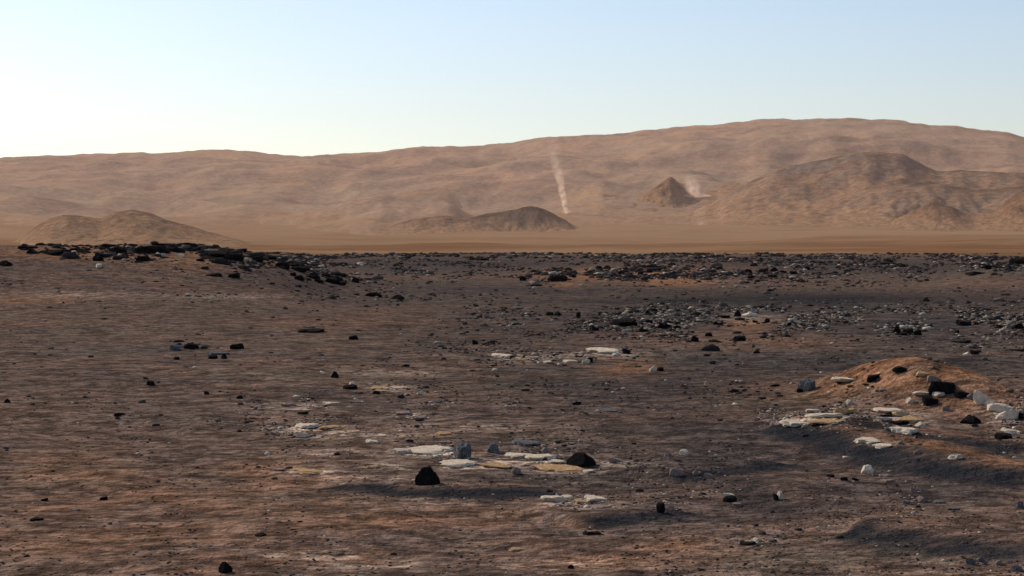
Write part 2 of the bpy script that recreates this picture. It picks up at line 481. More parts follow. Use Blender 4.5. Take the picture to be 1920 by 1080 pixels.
def hill(name, label, D, sil, front, back, mat, seed, nu=150, nv=80, rough=.15):
    pxs = [s[0] for s in sil]; rows = [s[1] for s in sil]
    u = np.linspace(pxs[0], pxs[-1], nu)
    v = np.linspace(-1, 1, nv)
    U, V = np.meshgrid(u, v)
    r = D + np.where(V < 0, V * front * 1.7, V * back * 1.6)
    azl = np.arctan((U - 960) / F)
    x = np.sin(azl) * r; y = np.cos(azl) * r
    tx, tv = smooth_table(pxs, rows, 4)
    row = np.interp(U, tx, tv)
    wpx = (pxs[-1] - pxs[0]) * .12
    ends = smooth(0, wpx, U - pxs[0]) * smooth(0, wpx, pxs[-1] - U)
    xc, yc = np.sin(azl) * D, np.cos(azl) * D
    zc = EYE + np.hypot(xc, yc) * (ROW0 - row) / F
    g0 = land_z(xc, yc, False); g = land_z(x, y, False)
    h = np.maximum(zc - g0, 0) * ends
    prof = (np.exp(-(np.abs(V) * 2.3) ** 1.25) - .0589) / .9411
    wig = fbm(x / (front * .35), y / (front * .35), 4, seed)
    gul = np.abs(fbm(x / (front * .16), y / (front * .55), 4, seed + 9, .6))
    z = g - 7 + (h + 7) * np.clip(prof * (1 + wig * rough * 2.2 * (1 - prof)) - gul * rough * 3.0 * prof * (1.1 - prof), 0, 2) + wig * rough * h * .3 * prof + (gul - .4) * rough * h * .12 * prof
    hh = (z - g)
    top = max(float(h.max()), 1.)
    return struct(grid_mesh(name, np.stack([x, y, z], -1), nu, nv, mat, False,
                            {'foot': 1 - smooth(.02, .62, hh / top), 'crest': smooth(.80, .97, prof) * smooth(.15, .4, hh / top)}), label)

hill('hill', 'twin humped brown hill behind the rocky ridge on the left', 2700,
     [(10, 452), (60, 430), (95, 408), (125, 402), (160, 406), (190, 411), (215, 399), (250, 395), (285, 400), (310, 412), (350, 422), (390, 434), (440, 447), (500, 455)], 420, 420, HILL_SOFT, 201)
hill('hill', 'hazy spur sloping off the crater rim left of centre', 5200,
     [(400, 440), (450, 424), (490, 410), (560, 402), (620, 388), (680, 369), (720, 362), (770, 366), (830, 378), (900, 392)], 900, 900, M_RIM, 211)
hill('hill', 'faint low rise left of the dark hill', 4300,
     [(600, 436), (660, 430), (730, 424), (780, 410), (835, 402), (870, 408), (920, 420), (960, 428)], 420, 420, HILL_SOFT, 221)
hill('hill', 'low dark hill left of the tall dust devil', 4550,
     [(810, 434), (850, 420), (880, 408), (910, 400), (950, 395), (990, 387), (1010, 388), (1030, 396), (1048, 406), (1070, 418), (1095, 430)], 330, 300, HILL_DARK, 231)
hill('hill', 'small ridge right of the tall dust devil', 5600,
     [(1000, 430), (1050, 412), (1080, 398), (1095, 388), (1115, 380), (1150, 380), (1190, 388), (1240, 402), (1300, 420), (1360, 440)], 500, 400, M_RIM, 241)
hill('hill', 'small sharp brown peak beside the bright dust plume', 5950,
     [(1130, 400), (1170, 384), (1198, 370), (1218, 359), (1236, 345), (1256, 331), (1263, 334), (1275, 350), (1292, 366), (1320, 380), (1360, 400)], 260, 240, HILL_BROWN, 251)
hill('hill', 'broad grey brown hill rising on the right', 5400,
     [(1200, 425), (1280, 402), (1330, 383), (1370, 361), (1410, 337), (1450, 319), (1500, 308), (1560, 298), (1610, 290), (1650, 287), (1690, 289), (1710, 299), (1740, 317),
      (1760, 323), (1800, 318), (1830, 322), (1920, 330), (2000, 342), (2100, 365), (2200, 395)], 900, 700, HILL_GREY, 261, 260, 120, .10)
hill('hill', 'inner shoulder of the broad grey brown hill', 4900,
     [(1440, 412), (1500, 396), (1560, 380), (1610, 358), (1660, 340), (1690, 334), (1730, 338), (1790, 350), (1860, 356), (1930, 348), (2000, 360), (2080, 390)], 600, 420, HILL_GREY, 271, 190, 90, .13)
hill('hill', 'small brown cone in front of the broad hill', 4300,
     [(1540, 434), (1620, 424), (1665, 415), (1690, 408), (1715, 395), (1738, 383), (1752, 379), (1768, 385), (1785, 386), (1800, 396), (1825, 405), (1865, 396), (1890, 376), (1930, 352), (1990, 380), (2060, 420)], 360, 320, HILL_BROWN, 281)


# ------------------------------------------------------------------ rocks
import bmesh
def rock_mesh(name, seed, style, mat, sub=3):
    """an angular stone, unit half-width, standing on z = 0"""
    rg = np.random.default_rng(seed)
    bm = bmesh.new(); bmesh.ops.create_icosphere(bm, subdivisions=sub, radius=1.0)
    co = np.array([v.co[:] for v in bm.verts])
    co *= 1.25
    ncut = 13 if style == 'block' else 10
    for _ in range(5):                                  # broad lumps
        w_ = rg.normal(size=3) * 1.7; co *= (1 + .09 * np.sin(co @ w_ + rg.uniform(0, 6)))[:, None]
    for _ in range(ncut):
        n = rg.normal(size=3); n[2] *= 1.0 if style == 'block' else .3
        n /= np.linalg.norm(n); off = rg.uniform(.74, 1.02)
        d = co @ n - off
        co -= np.where(d > 0, d, 0)[:, None] * n * .96
    if style == 'slab':
        th_ = np.arctan2(co[:, 1], co[:, 0])
        rag = 1 + sum(rg.uniform(.03, .09) * np.sin(th_ * q_ + rg.uniform(0, 6)) for q_ in (2, 3, 5, 7, 9))
        co[:, :2] *= rag[:, None]
        for (tilt, off) in ((.10, .42), (.22, .52)):
            n = np.array([rg.normal() * tilt, rg.normal() * tilt, 1.0]); n /= np.linalg.norm(n)
            d = co @ n - off; co -= np.where(d > 0, d, 0)[:, None] * n * .97
    else:
        n = np.array([rg.normal() * .35, rg.normal() * .35, 1.0]); n /= np.linalg.norm(n)
        d = co @ n - rg.uniform(.55, .75); co -= np.where(d > 0, d, 0)[:, None] * n * .9
    co += rg.normal(size=co.shape) * (.02 if sub >= 3 else .035)
    low = -.45
    co[:, 2] = np.where(co[:, 2] < low, low + (co[:, 2] - low) * .15, co[:, 2])
    co[:, 0] /= (co[:, 0].max() - co[:, 0].min()) / 2; co[:, 1] /= (co[:, 1].max() - co[:, 1].min()) / 2
    co[:, 2] -= co[:, 2].min(); co[:, 2] /= co[:, 2].max()
    for v, c in zip(bm.verts, co): v.co = c
    me = bpy.data.meshes.new(name); bm.to_mesh(me); bm.free()
    me.materials.append(mat)
    return me

PROTO = {}
for kind in M_ROCK:
    for style in ('block', 'slab'):
        PROTO[kind, style] = [rock_mesh('%s_%s' % (kind, style), hash_ * 31 + len(kind) + (7 if style == 'slab' else 0), style, M_ROCK[kind]) for hash_ in range(1, 6)]

NAME = {('black', 'block'): 'dark_boulder', ('black', 'slab'): 'dark_flat_rock', ('grey', 'block'): 'grey_boulder', ('grey', 'slab'): 'grey_flat_rock',
        ('pale', 'block'): 'pale_rock', ('pale', 'slab'): 'pale_flat_stone', ('tan', 'block'): 'ochre_rock', ('tan', 'slab'): 'ochre_flat_stone',
        ('pink', 'block'): 'dusty_rock', ('pink', 'slab'): 'dusty_flat_stone'}
n_rocks = 0
def rock(px, py, w, h, kind, style, label, group=None, rot=None, depth=None):
    """px, py: middle of the stone in the photograph; w, h: its size there in pixels"""
    global n_rocks
    n_rocks += 1
    gx, gy, gz = at(px, py + h * (.42 if style == 'block' else .25))
    dist = math.hypot(gx, gy)
    m = dist / F
    if 1440 < px and 690 < py < 850 and kind in ('pale', 'tan'): w, h = w * 1.2, h * 1.2
    W = w * m * (1.22 if kind in ('pale', 'tan') else 1.05)
    if style == 'block':
        H = max(h * m, .03) * 1.0; D = depth or max(W * .95, H * .9)
    else:
        H = max(h * m * (.78 if kind in ('pale', 'tan') else .75), .025); D = depth or W * rnd.uniform(.9, 1.35)
    me = PROTO[kind, style][n_rocks % 5]
    o = bpy.data.objects.new(NAME[kind, style], me); COL.objects.link(o)
    gy2 = gy + D * .35
    gz2 = float(ground_z(gx, gy2))
    o.location = (gx, gy2, min(gz, gz2) - H * (.14 if style == 'block' else .28))
    o.scale = (W / 2, D / 2, H)
    a = rnd.uniform(-.35, .35) if rot is None else rot
    o.rotation_euler = (rnd.uniform(-.06, .06), rnd.uniform(-.06, .06), a + (math.pi if rnd.random() < .5 else 0))
    o['label'] = label
    o['category'] = 'slab' if style == 'slab' and kind in ('pale', 'tan') else ('boulder' if style == 'block' and w * m > .25 and kind in ('black', 'grey') else 'rock')
    if group: o['group'] = group
    return o

B, S = 'block', 'slab'
ROCKS = [
    # --- foreground, left
    (422, 1065, 26, 25, 'black', B, 'small square black rock at the bottom edge left of centre'),
    (488, 1004, 22, 9, 'black', S, 'thin flat black rock up and right of the square black rock'),
    (192, 935, 13, 7, 'black', B, 'tiny black stone alone on brown sand in the lower left'),
    (83, 938, 13, 6, 'black', B, 'tiny black stone above the speckled pebbles at lower left edge'),
    (66, 975, 24, 7, 'black', S, 'narrow dark flat stone beside the speckled pebbles at lower left edge'),
    (13, 752, 11, 9, 'black', B, 'small black stone against the left edge of the picture'),
    (282, 720, 15, 9, 'black', B, 'black stone at the lower end of the small grey pebble patch'),
    (218, 778, 12, 8, 'black', B, 'black stone topping the speckled grey pebble patch at left'),
    (387, 737, 9, 7, 'black', B, 'lone little black stone on brown ground left of the pale stones'),
    (450, 745, 12, 7, 'black', B, 'small black stone just left of the scattered pale stones'),
    (627, 703, 14, 15, 'black', B, 'upright black stone above the scattered pale stones'),
    (567, 775, 22, 8, 'black', S, 'flat black stone between two scattered pale slabs'),
    (540, 760, 28, 9, 'pink', S, 'dull pale slab uppermost among the scattered pale stones'),
    (480, 763, 24, 8, 'pink', S, 'dull pale slab farthest left among the scattered pale stones'),
    (620, 757, 28, 8, 'pale', S, 'pale slab at the right end of the upper scattered stones'),
    (567, 800, 36, 13, 'pale', S, 'bright pale slab casting a dark red shadow left of centre'),
    (619, 803, 36, 9, 'tan', S, 'low ochre slab right of the bright slab left of centre'),
    (568, 820, 40, 7, 'grey', S, 'thin grey slab just below the bright slab left of centre'),
    (578, 886, 66, 9, 'tan', S, 'long low ochre slab left of the lone black boulder'),
    (519, 882, 26, 8, 'pink', S, 'small dusty slab at the left end of the long ochre slab'),
    # --- slab field around the lone black boulder
    (803, 893, 46, 40, 'black', B, 'large lone black boulder in front of the pale slabs'),
    (866, 845, 34, 36, 'grey', B, 'pitted blue grey boulder behind the left pale slabs'),
    (924, 841, 24, 19, 'grey', B, 'smaller blue grey boulder right of the pitted one'),
    (985, 833, 56, 13, 'grey', S, 'broad low grey rock between the two grey boulders and the black one'),
    (1022, 844, 16, 14, 'pink', B, 'small pale stone at the right end of the broad low grey rock'),
    (1092, 862, 54, 30, 'black', B, 'black hollowed boulder at the right end of the pale slabs'),
    (1095, 866, 22, 12, 'grey', B, 'little grey stone nested against the black hollowed boulder'),
    (804, 848, 74, 10, 'pale', S, 'long pale slab left of the pitted blue grey boulder'),
    (750, 847, 32, 15, 'pale', S, 'stout pale slab at the far left of the long pale slab'),
    (697, 829, 24, 10, 'pale', S, 'small pale slab set apart to the left of the slab field'),
    (830, 815, 26, 8, 'tan', S, 'small ochre slab above the long pale slab'),
    (700, 876, 20, 10, 'tan', S, 'small ochre slab left of the large lone black boulder'),
    (858, 872, 58, 10, 'pale', S, 'flat pale slab right behind the large lone black boulder'),
    (932, 874, 46, 11, 'tan', S, 'ochre slab in the middle of the front row of pale slabs'),
    (968, 884, 20, 15, 'pink', B, 'knobbly pale stone in front of the middle slabs'),
    (966, 856, 44, 10, 'pale', S, 'pale slab at the left end of the brightest slabs'),
    (1011, 860, 50, 14, 'pale', S, 'brightest cream slab in the middle of the slab field'),
    (1043, 868, 28, 9, 'pale', S, 'cream slab just right of the brightest slab'),
    (1058, 883, 76, 12, 'tan', S, 'long ochre slab under the black hollowed boulder'),
    (1104, 884, 24, 8, 'pale', S, 'short pale slab at the right tip of the long ochre slab'),
    (1155, 863, 24, 9, 'pink', B, 'small pale stone right of the black hollowed boulder'),
    (1267, 886, 24, 17, 'pink', B, 'pale stone with a black underside right of the slab field'),
    (1253, 853, 14, 9, 'pink', B, 'dull little stone above the pale stone with black underside'),
    (1283, 848, 14, 12, 'pale', B, 'tiny bright stone above two dull stones right of the slab field'),
    (1305, 887, 13, 11, 'pink', B, 'left one of two dull stones right of the slab field'),
    (1331, 893, 16, 12, 'pink', B, 'right one of two dull stones right of the slab field'),
    (1034, 938, 38, 16, 'pale', S, 'broken pale rubble slab below the slab field'),
    (1064, 934, 20, 9, 'pale', S, 'small pale slab touching the broken rubble slab'),
    (1088, 941, 20, 9, 'tan', S, 'small ochre slab between two pale slabs below the slab field'),
    (1117, 937, 38, 11, 'pale', S, 'pale slab with a black edge at right below the slab field'),
    (1122, 952, 38, 9, 'pink', S, 'pinkish slab in front of the slab with the black edge'),
    (1237, 953, 15, 22, 'black', B, 'upright black stone below the pale stone with black underside'),
    (1244, 957, 11, 12, 'pink', B, 'small pale stone leaning on an upright black stone'),
    (1112, 1001, 34, 8, 'black', S, 'flat black streak of rock at the bottom centre'),
    (1070, 1064, 12, 8, 'black', B, 'tiny black stone on the orange sand at bottom centre'),
    (967, 1033, 24, 6, 'tan', S, 'thin ochre slab on the sand at bottom centre'),
    # --- centre
    (655, 726, 28, 10, 'black', B, 'black rock with a white stone on top left of centre'),
    (660, 720, 11, 9, 'pale', B, 'white stone on top of a black rock left of centre'),
    (710, 727, 30, 8, 'tan', S, 'ochre slab right of the black rock with the white stone'),
    (704, 736, 14, 7, 'black', B, 'small black stone under the ochre slab left of centre'),
    (787, 737, 10, 9, 'pale', B, 'single small white stone in the middle of the dark plain'),
    (755, 777, 32, 9, 'pink', S, 'left one of two pinkish slabs above the slab field'),
    (788, 785, 22, 9, 'pink', S, 'right one of two pinkish slabs above the slab field'),
    (1082, 756, 16, 8, 'black', B, 'small black stone on dark ground above the slab field'),
    (1143, 770, 36, 6, 'grey', S, 'thin grey slab on dark ground right of centre'),
    (947, 668, 40, 8, 'pale', S, 'narrow white slab left in the upper row of bright slabs'),
    (1000, 663, 18, 7, 'pink', S, 'small dull slab above the upper row of bright slabs'),
    (976, 675, 26, 6, 'tan', S, 'small ochre slab just right of the narrow white slab'),
    (1022, 680, 26, 8, 'pale', S, 'short pale slab in the middle of the upper bright row'),
    (1070, 678, 26, 9, 'pale', S, 'pale slab left of a small black stone in the upper row'),
    (1097, 678, 13, 10, 'pale', B, 'pale knob touching the small black stone in the upper row'),
    (1108, 675, 10, 12, 'black', B, 'small upright black stone in the upper row of bright slabs'),
    (1135, 659, 58, 11, 'pale', S, 'longest bright slab at the upper right of the bright row'),
    (1174, 659, 15, 11, 'black', B, 'black stone at the right tip of the longest bright slab'),
    (1172, 651, 12, 9, 'pink', B, 'pale stone perched behind the black stone by the longest slab'),
    (1223, 692, 11, 12, 'pale', B, 'small white stone on dark ground right of the longest slab'),
    (1238, 692, 13, 8, 'black', B, 'small black stone right of the small white stone'),
    (583, 621, 50, 13, 'black', S, 'long low black rock alone on the plain left of centre'),
    (577, 613, 26, 5, 'grey', S, 'thin grey cap stone on the long low black rock'),
    (356, 649, 28, 13, 'black', B, 'largest black rock of the small group at left'),
    (333, 640, 20, 7, 'black', S, 'thin black rock at the upper left of the left group'),
    (328, 652, 22, 13, 'grey', B, 'grey rock left of the largest black rock at left'),
    (440, 650, 24, 12, 'black', B, 'black rock at the right end of the left group'),
    (404, 663, 42, 9, 'grey', S, 'flat grey rock over two little black ones at left'),
    (397, 670, 18, 8, 'black', B, 'left little black rock under the flat grey rock'),
    (420, 668, 11, 12, 'black', B, 'right little black rock under the flat grey rock'),
    (330, 672, 11, 6, 'black', B, 'tiny black rock at the lower left of the left group'),
    (660, 633, 18, 9, 'black', B, 'small black rock right of the long low black rock'),
    (890, 642, 11, 10, 'black', B, 'lone small black rock above the narrow white slab'),
    (700, 552, 32, 11, 'black', B, 'pair of joined black rocks past the foot of the left ridge'),
    (747, 557, 24, 10, 'black', B, 'bluish black rock right of the joined pair'),
    (1170, 605, 46, 18, 'black', B, 'biggest black boulder in the grey rocky band'),
    (1250, 612, 26, 12, 'black', B, 'black boulder right of the biggest one in the grey band'),
    (1207, 620, 24, 9, 'black', S, 'flat black rock between two black boulders of the grey band'),
    (1030, 588, 14, 8, 'black', B, 'left stone of a small black pair in the grey band'),
    (1047, 588, 13, 8, 'black', B, 'right stone of a small black pair in the grey band'),
    (1084, 590, 9, 13, 'black', B, 'thin upright black stone in the grey band'),
    (1118, 617, 13, 8, 'black', B, 'small black stone at the lower left of the biggest black boulder'),
    (1357, 594, 30, 10, 'black', S, 'flat black rock left of the cream block on orange soil'),
    (1408, 590, 26, 10, 'pale', B, 'cream block sitting over the orange soil patch'),
    (1383, 588, 13, 14, 'black', B, 'upright black rock directly left of the cream block'),
    (1386, 635, 22, 12, 'black', B, 'black rock below the orange soil patch'),
    (1305, 636, 15, 11, 'black', B, 'black rock left of a flat black one under the grey band'),
    (1340, 640, 24, 7, 'black', S, 'flat black rock just under the grey band'),
    (1330, 627, 14, 8, 'black', B, 'small black rock above the flat one under the grey band'),
    (1419, 660, 12, 8, 'black', B, 'lone black stone right below the orange soil patch'),
    (1807, 641, 44, 9, 'black', S, 'long flat black rock at the right under the grey band'),
    (1912, 657, 30, 8, 'black', S, 'flat black rock cut by the right edge of the picture'),
    (1828, 661, 15, 9, 'black', B, 'black stone right of a pale one below the long flat rock'),
    (1815, 664, 13, 9, 'pale', B, 'pale stone touching a black one below the long flat rock'),
    (1682, 618, 13, 17, 'black', B, 'left rock of the black cluster in the grey band at right'),
    (1702, 622, 18, 12, 'black', B, 'middle rock of the black cluster in the grey band at right'),
    (1720, 624, 14, 12, 'black', B, 'right rock of the black cluster in the grey band at right'),
    (1808, 606, 26, 12, 'black', B, 'dark rock right of the black cluster in the grey band'),
    (1912, 612, 20, 12, 'black', B, 'dark rock at the right edge level with the grey band'),
    (1738, 562, 12, 9, 'black', B, 'black stone at the right end of the smooth dark sand'),
    # --- the mound at right
    (1516, 722, 30, 27, 'grey', B, 'light grey pitted boulder left of the orange mound'),
    (1503, 733, 13, 8, 'black', B, 'black stone at the foot of the light grey pitted boulder'),
    (1455, 723, 18, 8, 'black', S, 'flat black rock left of the light grey pitted boulder'),
    (1378, 733, 16, 8, 'black', B, 'small black rock farther left of the light grey boulder'),
    (1430, 747, 16, 6, 'black', S, 'thin black rock below and left of the light grey boulder'),
    (1592, 714, 42, 9, 'pale', S, 'long white slab on the back left of the mound'),
    (1638, 709, 28, 14, 'black', B, 'black rock right of the white slab on the mound'),
    (1653, 733, 20, 7, 'pink', S, 'small dusty slab below the black rock on the mound'),
    (1692, 694, 34, 12, 'black', B, 'black rock on the very top of the mound'),
    (1731, 702, 20, 8, 'tan', B, 'ochre rock right of the mound top'),
    (1750, 712, 22, 14, 'pink', B, 'reddish rock at the head of the black rock chain'),
    (1778, 727, 50, 26, 'black', B, 'largest black boulder on the right flank of the mound'),
    (1806, 740, 30, 14, 'black', B, 'black boulder just below the largest one on the mound'),
    (1822, 743, 14, 15, 'grey', B, 'grey stone between black boulder and white boulder on the mound'),
    (1844, 748, 22, 24, 'pale', B, 'tall white boulder on the right flank of the mound'),
    (1875, 766, 30, 14, 'pale', B, 'slanted white rock right of the tall white boulder'),
    (1897, 781, 30, 17, 'pale', B, 'broad cream rock near the right edge below the white boulders'),
    (1897, 796, 26, 8, 'pink', S, 'dusty slab under the broad cream rock at right edge'),
    (1915, 780, 12, 15, 'black', B, 'black rock squeezed behind the broad cream rock'),
    (1822, 788, 36, 18, 'black', B, 'black boulder alone on the lower right of the mound'),
    (1881, 818, 30, 13, 'black', B, 'black rock low at the right edge below the cream rock'),
    (1737, 741, 32, 9, 'pale', S, 'white cap slab over a black hollow in the middle of the mound'),
    (1745, 753, 28, 19, 'black', B, 'black rock under the white cap slab on the mound'),
    (1708, 753, 14, 11, 'pale', B, 'small pale stone left of the white cap slab'),
    (1773, 766, 16, 12, 'pink', B, 'dusty rounded stone right of the black rock on the mound'),
    (1668, 773, 40, 11, 'pale', S, 'cream ledge slab at the top of the mound foot'),
    (1664, 780, 24, 8, 'black', S, 'dark stone added for the shaded gap under the cream ledge slab'),
    (1662, 790, 26, 11, 'grey', S, 'grey slab under the dark gap stone of the mound foot'),
    (1688, 795, 42, 11, 'black', S, 'black slab added for the shaded gap in the mound foot ledge'),  # black stone stands in for the shade in the ledge gap
    (1709, 789, 34, 12, 'tan', B, 'ochre rock at the right of the mound foot ledge'),
    (1700, 810, 38, 14, 'pale', S, 'rounded pale slab lowest on the mound foot ledge'),
    (1672, 806, 22, 9, 'grey', S, 'bluish slab left of the lowest pale ledge slab'),
    (1631, 828, 34, 10, 'pale', S, 'cream slab on the orange sand below the mound'),
    (1658, 838, 24, 9, 'pale', S, 'small cream slab right of the one below the mound'),
    (1720, 848, 13, 9, 'pink', B, 'dusty pebble right of the cream slabs below the mound'),
    (1688, 830, 12, 8, 'pink', B, 'dusty pebble above the small cream slab'),
    (1795, 857, 24, 12, 'pale', B, 'bright white stone alone between the sand ripples'),
    (1492, 797, 46, 14, 'pale', S, 'whitest slab of the row left of the mound'),
    (1459, 797, 24, 9, 'pink', S, 'dusty slab at the left tip of the slab row by the mound'),
    (1540, 781, 50, 10, 'pale', S, 'cream slab in the upper slab row left of the mound'),
    (1554, 793, 52, 9, 'tan', S, 'ochre slab in the lower slab row left of the mound'),
    (1580, 773, 28, 11, 'tan', B, 'bright ochre block at the right of the slab row'),
    (1597, 771, 12, 9, 'tan', B, 'dark ochre stone at the right tip of the slab row'),
    (1592, 755, 12, 9, 'pale', B, 'small pale stone above the slab row left of the mound'),
    (1517, 790, 26, 9, 'pale', S, 'short cream slab between the whitest slab and the ochre slab'),
    (1525, 772, 20, 8, 'pale', S, 'thin cream slab at the upper left of the slab row'),
    (1860, 758, 16, 12, 'pale', B, 'small white rock between the tall white boulder and the slanted one'),
    (1690, 778, 22, 9, 'tan', B, 'ochre stone above the black gap slab of the mound foot ledge'),
    (1728, 798, 16, 10, 'pale', B, 'pale stone at the right tip of the mound foot ledge'),
    (1905, 811, 22, 9, 'pale', S, 'cream slab below the dusty slab at the right edge'),
    (1762, 742, 18, 9, 'pale', B, 'pale stone below the largest black boulder on the mound'),
    (1628, 881, 20, 17, 'pale', B, 'pale boulder in the dark trough below the mound'),
    (1645, 889, 18, 10, 'pink', B, 'dusty stone right of the pale boulder in the trough'),
    (1661, 893, 20, 8, 'pink', S, 'upper one of two dusty slabs in the trough'),
    (1663, 902, 24, 9, 'pink', S, 'lower one of two dusty slabs in the trough'),
    (1557, 892, 14, 6, 'black', B, 'leftmost of three small black stones in the trough'),
    (1582, 898, 14, 7, 'black', B, 'middle one of three small black stones in the trough'),
    (1604, 899, 12, 6, 'black', B, 'right one of three small black stones in the trough'),
    (1368, 937, 26, 13, 'black', B, 'black stone with a pale cap at lower right'),
    (1369, 929, 18, 9, 'pale', B, 'pale cap stone on a black stone at lower right'),
    (1382, 947, 18, 9, 'pink', S, 'dusty flat stone below the black stone with pale cap'),
    (1463, 929, 11, 20, 'pale', B, 'upright white splinter on the dark ripple at lower right'),
    (1455, 932, 9, 15, 'black', B, 'black stone against the left of the white splinter'),
    (1418, 1013, 18, 9, 'pale', B, 'middle stone of the pale row at bottom right of centre'),
    (1387, 1013, 22, 9, 'pink', S, 'left slab of the pale row at bottom right of centre'),
    (1445, 1013, 18, 8, 'pink', B, 'right stone of the pale row at bottom right of centre'),
    (1402, 1021, 30, 6, 'black', S, 'dark thin stone under the pale row at the bottom'),
    (1820, 1054, 17, 13, 'grey', B, 'leftmost grey stone of the row in the bottom right corner'),
    (1840, 1050, 15, 11, 'grey', B, 'second grey stone of the row in the bottom right corner'),
    (1872, 1055, 14, 10, 'pink', B, 'dusty stone in the row in the bottom right corner'),
    (1908, 1067, 20, 13, 'grey', B, 'grey stone nearest the bottom right corner'),
    (1914, 947, 14, 15, 'grey', B, 'grey stone at the right edge below the ripples'),
    (1714, 920, 14, 10, 'pink', B, 'uppermost dusty stone of the patch under the long ripple'),
    (1728, 937, 22, 12, 'pink', B, 'largest dusty stone of the patch under the long ripple'),
    (1760, 942, 22, 9, 'grey', S, 'grey flat stone right in the patch under the long ripple'),
    (1700, 943, 16, 8, 'grey', S, 'grey flat stone left in the patch under the long ripple'),
    (1790, 955, 24, 8, 'grey', S, 'grey slab at the right end of the patch under the long ripple'),
    # --- far ridges; ledge shadow on the left one is built as black rock
    (98, 473, 58, 13, 'black', B, 'widest shade-painted black outcrop on the left part of the left ridge'),
    (50, 464, 34, 9, 'black', S, 'shade-painted black outcrop on the crest near the left edge'),
    (8, 494, 26, 12, 'black', B, 'shade-painted black outcrop at the left edge below the ridge crest'),
    (232, 466, 54, 8, 'black', S, 'long thin shade-painted black ledge left of the ridge summit'),
    (275, 468, 50, 17, 'black', B, 'tallest shade-painted black outcrop on the summit of the left ridge'),
    (300, 458, 40, 8, 'black', S, 'shade-painted black ledge on the very crest of the left ridge'),
    (268, 485, 26, 12, 'black', B, 'black rock below the tallest outcrop on the left ridge'),
    (345, 458, 30, 8, 'black', S, 'shade-painted black ledge right of the crest of the left ridge'),
    (400, 476, 50, 14, 'black', B, 'shade-painted black outcrop where the left ridge starts to drop'),
    (432, 482, 34, 16, 'black', B, 'black boulder right of the outcrop on the dropping ridge'),
    (490, 481, 44, 12, 'black', S, 'shade-painted black outcrop halfway down the right end of the ridge'),
    (530, 497, 26, 14, 'black', B, 'black boulder near the right end of the left ridge'),
    (588, 517, 24, 15, 'black', B, 'black boulder at the very right end of the left ridge'),
    (397, 516, 34, 10, 'black', S, 'shade-painted black ledge at the foot of the dropping ridge'),
    (435, 517, 22, 10, 'black', B, 'black boulder right of the ledge at the ridge foot'),
    (184, 498, 10, 9, 'pale', B, 'single pale stone on the left ridge slope'),
    (295, 477, 10, 9, 'pale', B, 'pale stone among black outcrops on the ridge summit'),
    (340, 479, 10, 8, 'pale', B, 'pale stone right of the summit outcrops on the left ridge'),
    (1050, 522, 36, 14, 'black', B, 'largest black boulder on the reddish rise at centre'),
    (982, 522, 14, 11, 'black', B, 'black boulder at the left tip of the reddish rise'),
    (1002, 535, 34, 6, 'black', S, 'thin black ledge under a pale stone at the reddish rise'),
    (1000, 530, 22, 8, 'pink', B, 'pale stone on a thin black ledge at the reddish rise'),
    (1112, 504, 14, 11, 'tan', B, 'bright orange rock on the crest of the reddish rise'),
    (1215, 500, 50, 8, 'black', S, 'long black ledge along the crest of the reddish rise'),
    (900, 486, 36, 7, 'black', S, 'flat black rock on the plain near the far horizon'),
    (1660, 494, 40, 9, 'black', S, 'long black ledge near the horizon on the right'),
    (1668, 490, 16, 9, 'black', B, 'black boulder on the long ledge near the horizon'),
    (1690, 497, 22, 9, 'black', B, 'black boulder right of the long ledge near the horizon'),
    (1907, 490, 28, 14, 'black', B, 'black outcrop at the right edge on the horizon'),
    (1870, 500, 44, 9, 'black', S, 'black ledge just left of the horizon outcrop at right edge'),
    (1836, 512, 36, 10, 'black', S, 'black ledge stepping down left on the right rise'),
    (1503, 526, 16, 7, 'black', B, 'black rock below the rubble band right of centre'),
]
for (px, py, w, h, kind, style, label) in ROCKS:
    rock(px, py, w, h, kind, style, label)

# countable rocks in the far rocky bands that nothing tells apart
def scatter(n, pts, jx, jy, wr, hr, kinds, label, group):
    for _ in range(n):
        t = rnd.random() * (len(pts) - 1); i = int(t); q = t - i
        px = pts[i][0] + (pts[i + 1][0] - pts[i][0]) * q + rnd.gauss(0, jx)
        py = pts[i][1] + (pts[i + 1][1] - pts[i][1]) * q + rnd.gauss(0, jy)
        px = min(max(px, 2), 1918)
        kind = rnd.choice(kinds); style = B if rnd.random() < .7 else S
        w = rnd.uniform(*wr)
        lab = next(t_ for lim, t_ in label if px < lim)
        rock(px, py, w, rnd.uniform(*hr), kind, style, ('small flat black rock ' if style == S else 'small blocky black rock ') + lab, group)

scatter(46, [(20, 468), (130, 474), (250, 466), (350, 468), (430, 484), (520, 496), (600, 520), (640, 528)], 14, 7, (12, 30), (7, 12), ['black'],
        [(70, 'on the left ridge crest close to the left edge'), (180, 'around the widest outcrop on the left ridge'), (260, 'in the saddle before the ridge summit'), (330, 'around the tallest outcrop on the ridge summit'),
         (410, 'where the left ridge begins to drop'), (480, 'around the boulder on the dropping left ridge'), (560, 'low on the dropping end of the left ridge'), (2000, 'past the right end of the left ridge')], 'small black rocks along the left ridge')
scatter(26, [(1070, 512), (1150, 508), (1250, 506), (1380, 512), (1470, 508), (1560, 500)], 14, 7, (9, 18), (6, 9), ['black'],
        [(1100, 'left of the bright orange rock on the reddish rise'), (1180, 'right beside the bright orange rock on the reddish rise'), (1270, 'under the long ledge of the reddish rise'), (1370, 'just right of the long ledge of the reddish rise'),
         (1470, 'on the rubble at the right end of the reddish rise'), (2000, 'on far rubble right of the reddish rise')], 'small black rocks on the central rise')
